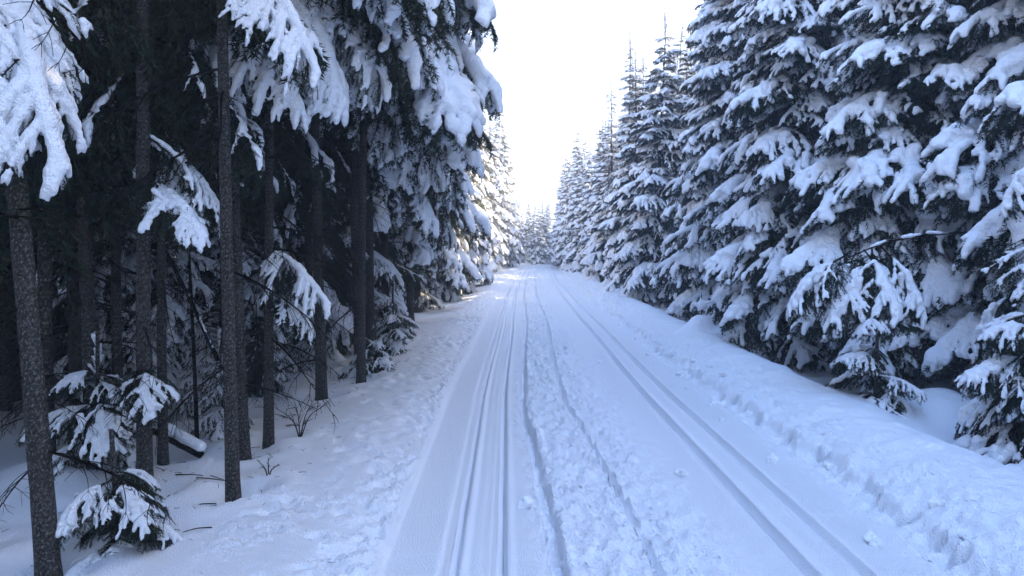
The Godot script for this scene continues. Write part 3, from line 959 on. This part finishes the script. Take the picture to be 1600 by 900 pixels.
func build_small_things() -> void:
	# right: the thin sapling, the loaded bush at the edge, the arched branch, the bowed sapling, the mound with a star of snow
	make_tree("young_spruce", spot(3.2, 6.8), {"h": 1.0, "r": 0.016, "hb": 0.15, "R": 0.44, "kinds": ["clump", "light"], "step": 0.2, "per": 3.8, "pitch0": -12.0, "pitch1": 20.0, "tip": 0.35}, 1201, "thin young spruce with sparse low branches standing alone behind the right bank", "", true)
	make_tree("young_spruce", spot(3.75, 5.55), {"h": 1.45, "r": 0.03, "hb": 0.12, "R": 0.62, "kinds": ["clump"], "step": 0.2, "per": 5.5, "pitch0": -10.0, "pitch1": 10.0, "tip": 0.4, "thick": 1.25}, 1202, "squat young spruce under fat pillows of snow at the right edge of the picture", "", true)
	snowed_stick("arched_branch", [Vector3(5.1, 0.9, -7.4), Vector3(4.7, 1.4, -7.3), Vector3(4.3, 1.6, -7.2), Vector3(3.8, 1.6, -7.15), Vector3(3.4, 1.53, -7.1), Vector3(3.05, 1.4, -7.05)], 0.02, 0.006, 0.016, 0.3, "long branch arching level before the right trees, a heavy white spray drooping from its end", "branch", 71, M.twig)
	var arch: Node3D = get_child(get_child_count() - 1)
	for q in 5:
		var ab := MeshInstance3D.new()
		ab.name = "spray"
		var al: Dictionary = lib["clump"][q]
		ab.mesh = al.foliage
		arch.add_child(ab, true)
		ab.transform = Transform3D(Basis(Vector3.UP, deg_to_rad([-185.0, -140.0, -75.0, -105.0, -40.0][q])) * Basis(Vector3.BACK, deg_to_rad([-22.0, -34.0, -30.0, -52.0, -38.0][q])).scaled(Vector3(0.6, 0.75, 0.66)), Vector3(3.05 + 0.07 * q, 1.43 + 0.02 * q, -7.06) - arch.position)
		part("snow", al.snow, [], ab)
	var p := spot(4.35, 6.3)
	var bow := base("bowed_sapling", p, "sapling bowed right over under a thick white sleeve of snow at the right edge", "tree")
	var bp := [Vector3(0, -0.1, 0), Vector3(-0.22, 0.8, 0.05), Vector3(-0.34, 1.6, 0.12), Vector3(-0.2, 2.25, 0.2), Vector3(0.05, 2.55, 0.3), Vector3(0.3, 2.4, 0.4)]
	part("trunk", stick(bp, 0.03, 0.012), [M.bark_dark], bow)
	var r := RandomNumberGenerator.new()
	r.seed = 5
	var bones := ridge(bp.slice(2), 0.085, 0.05, r)
	bones += ridge(bp.slice(1, 3), 0.06, 0.3, r)
	part("snow", snow_of(bones, 0.022, 60.0, 0.014, 72), [], bow)
	for q in 9:
		var bp2 := MeshInstance3D.new()
		bp2.name = "bough"
		var bl: Dictionary = lib["clump"][q % 6]
		bp2.mesh = bl.foliage
		bow.add_child(bp2, true)
		bp2.transform = Transform3D(Basis(Vector3.UP, q * 2.3) * Basis(Vector3.BACK, -0.75).scaled(Vector3.ONE * (0.62 - 0.02 * q)), (bp[1 + q / 2] as Vector3).lerp(bp[mini(2 + q / 2, 5)], 0.5 * (q % 2)))
		part("snow", bl.snow, [], bp2)
	var mound_at := spot(2.98, 12.0, 0.1)
	var mound := base("snow_mound", mound_at, "rounded heap of snow on the right bank, lower than the spruces behind", "snow mound")
	part("heap", snow_of([[Vector3(0, 0.0, 0), Vector3(0, 0.22, 0), 0.34, 0.16], [Vector3(-0.25, -0.05, 0.1), Vector3(-0.05, 0.12, 0), 0.25, 0.18], [Vector3(0.2, 0, 0.1), Vector3(0.15, 0.1, 0), 0.22, 0.12]], 0.035, 22.0, 0.01, 73, 1.0), [], mound)
	var star := base("snow_star", mound_at + Vector3(0, 0.3, 0), "star of snow caught on a sapling tip above the rounded heap", "sapling")
	part("stem", stick([Vector3(0, -0.05, 0), Vector3(0.005, 0.2, 0), Vector3(0, 0.42, 0)], 0.012, 0.004), [M.twig], star)
	var sb := []
	for i in 5:
		var a := PI / 2 + i * TAU / 5.0 + 0.12
		var len_: float = [0.1, 0.14, 0.08, 0.08, 0.15][i]
		sb.append([Vector3(0, 0.22, 0.01), Vector3(cos(a) * len_, 0.22 + sin(a) * len_, 0.02 * sin(i * 2.0)), 0.052, 0.02])
	part("snow", snow_of(sb, 0.012, 120.0, 0.003, 74, 1.0), [], star)
	# left: smothered sapling, log, leaning pole, bare shrubs
	make_tree("young_spruce", spot(-1.98, 4.05), {"h": 0.62, "r": 0.014, "hb": 0.1, "R": 0.4, "kinds": ["clump"], "step": 0.13, "per": 5.0, "pitch0": -22.0, "pitch1": -5.0, "tip": 0.25, "thick": 1.15}, 1203, "low sapling smothered in snow beside the nearest trunk in the left corner", "", true)
	make_tree("young_spruce", spot(-2.6, 5.1), {"h": 1.0, "r": 0.016, "hb": 0.3, "R": 0.4, "kinds": ["light", "clump"], "step": 0.17, "per": 4.5, "pitch0": -18.0, "pitch1": 5.0, "tip": 0.5}, 1204, "spindly dark sapling in the gap between the two left foreground trunks", "", true)
	snowed_stick("fallen_log", [Vector3(-3.4, 0.42, -6.3), Vector3(-2.8, 0.26, -5.9), Vector3(-2.1, 0.06, -5.5)], 0.045, 0.035, 0.042, 0.12, "fallen log capped with snow lying behind the dark trunk on the left", "log", 75, M.bark)
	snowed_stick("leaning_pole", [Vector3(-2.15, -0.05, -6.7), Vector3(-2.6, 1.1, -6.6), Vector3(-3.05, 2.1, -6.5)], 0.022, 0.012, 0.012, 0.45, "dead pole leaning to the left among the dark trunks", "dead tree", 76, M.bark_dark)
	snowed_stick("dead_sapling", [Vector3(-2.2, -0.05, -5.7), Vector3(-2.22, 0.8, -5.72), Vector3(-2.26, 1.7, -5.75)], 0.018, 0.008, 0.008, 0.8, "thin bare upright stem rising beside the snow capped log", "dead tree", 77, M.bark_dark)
	shrub(spot(-1.58, 6.15, 0.0), 0.34, 7, "leafless twiggy shrub sticking out of smooth snow beside the left shoulder", 81)
	shrub(spot(-1.5, 5.05, 0.0), 0.13, 4, "tiny leafless twig tuft at the foot of the slim bare trunk", 82)
	shrub(spot(-1.62, 9.9, 0.0), 0.3, 5, "small leafless shrub between the trunk standing out mid row and the trail", 83)
	for i in 3:
		make_tree("young_spruce", spot([-1.5, -1.55, -1.75][i], [9.3, 11.2, 12.6][i]), {"few": i, "h": [0.7, 0.9, 1.1][i], "r": 0.014, "hb": 0.1, "R": 0.32, "kinds": ["clump"], "step": 0.15, "per": 4.5, "pitch0": -18.0, "pitch1": 8.0, "tip": 0.4}, 1210 + i, ["ankle high snowy sapling at the foot of the trunk standing out mid row", "knee high snowy sapling past the trunk standing out mid row", "snow covered waist high sapling at the far end of the left trunks"][i], "", true)
	for i in 3:
		make_tree("young_spruce", spot([-2.9, -2.75, -3.0][i], [10.5, 13.0, 15.5][i]), {"few": i, "h": [3.6, 4.6, 5.2][i], "r": 0.05, "hb": 0.15, "R": [0.95, 1.1, 1.2][i], "kinds": ["clump", "light"], "step": 0.27, "per": 5.5, "pitch0": -25.0, "pitch1": 12.0}, 1220 + i, ["young spruce filling the gap behind the trunk standing out mid row, snowy to the ground", "taller young spruce showing white layers between the left trunks", "blue shaded young spruce farthest along behind the left trunks"][i], "", false)
	var clods := []
	for i in 4:
		var cb := []
		for q in 6:
			var p0 := Vector3(r.randf_range(-0.035, 0.035), r.randf_range(0.0, 0.03), r.randf_range(-0.035, 0.035))
			cb.append([p0, p0 + Vector3(r.randf_range(-0.02, 0.02), r.randf_range(0.0, 0.025), r.randf_range(-0.02, 0.02)), r.randf_range(0.012, 0.026), r.randf_range(0.008, 0.02)])
		clods.append(snow_of(cb, 0.006, 220.0, 0.008, 90 + i, 1.0))
	for q in 44:
		var dd: float = 4.6 if q == 0 else 3.7 + 9.0 * pow(r.randf(), 1.4)
		var uu: float = 0.1 if q == 0 else (r.randf_range(0.1, 1.25) if q < 20 else 2.12 + r.randf_range(-0.3, 0.22))
		var sz: float = 1.2 if q == 0 else r.randf_range(0.25, 0.8) if r.randf() < 0.75 else r.randf_range(0.8, 1.25)
		var o := part(numbered("snow_clod"), clods[q % 4], [], self)
		o.position = Vector3(uu + shift(dd), floor_height(uu + shift(dd), dd) + trail_relief(uu, dd) - 0.008 * sz, -dd)
		o.rotation.y = q * 1.7
		o.scale = Vector3.ONE * sz
		tag(o, "largest loose lump of snow beside the left ski line" if q == 0 else ("small loose lump of snow on the rough middle of the trail" if q < 20 else "small clod of snow broken off the lip of the right bank"), "snow lump", "" if q == 0 else ("loose snow lumps on the trail" if q < 20 else "clods along the right bank"))
	# twigs and needle bits fallen round the trunks
	var bits := []
	var rl := RandomNumberGenerator.new()
	rl.seed = 31
	for q in 420:
		var w: Vector2 = WELLS[rl.randi() % WELLS.size()]
		var bx := w.x + rl.randfn(0.0, 0.38)
		var bd := w.y + rl.randfn(0.0, 0.45)
		if bx - shift(bd) > -1.25 or bd < 3.2: continue
		var bb := Basis(Vector3.UP, rl.randf() * TAU) * Basis(Vector3.BACK, rl.randf_range(-0.25, 0.25))
		var sc := rl.randf_range(0.3, 1.0) if q % 9 else rl.randf_range(1.5, 3.5)
		bits.append(Transform3D(bb.scaled(Vector3(sc, lerpf(sc, 1.0, 0.5), lerpf(sc, 1.0, 0.5))), Vector3(bx, floor_height(bx, bd) + trail_relief(bx - shift(bd), bd) + 0.003, -bd)))
	var bit := stick([Vector3(-0.03, 0, 0), Vector3(0, 0.003, 0.004), Vector3(0.03, 0, 0)], 0.0022, 0.0012)
	bit.surface_set_material(0, M.twig)
	multi("twig_litter", bit, bits, self)
	tag(get_child(get_child_count() - 1), "tiny twigs and needle bits strewn on the snow round the left trunks", "twig litter", "", "stuff")
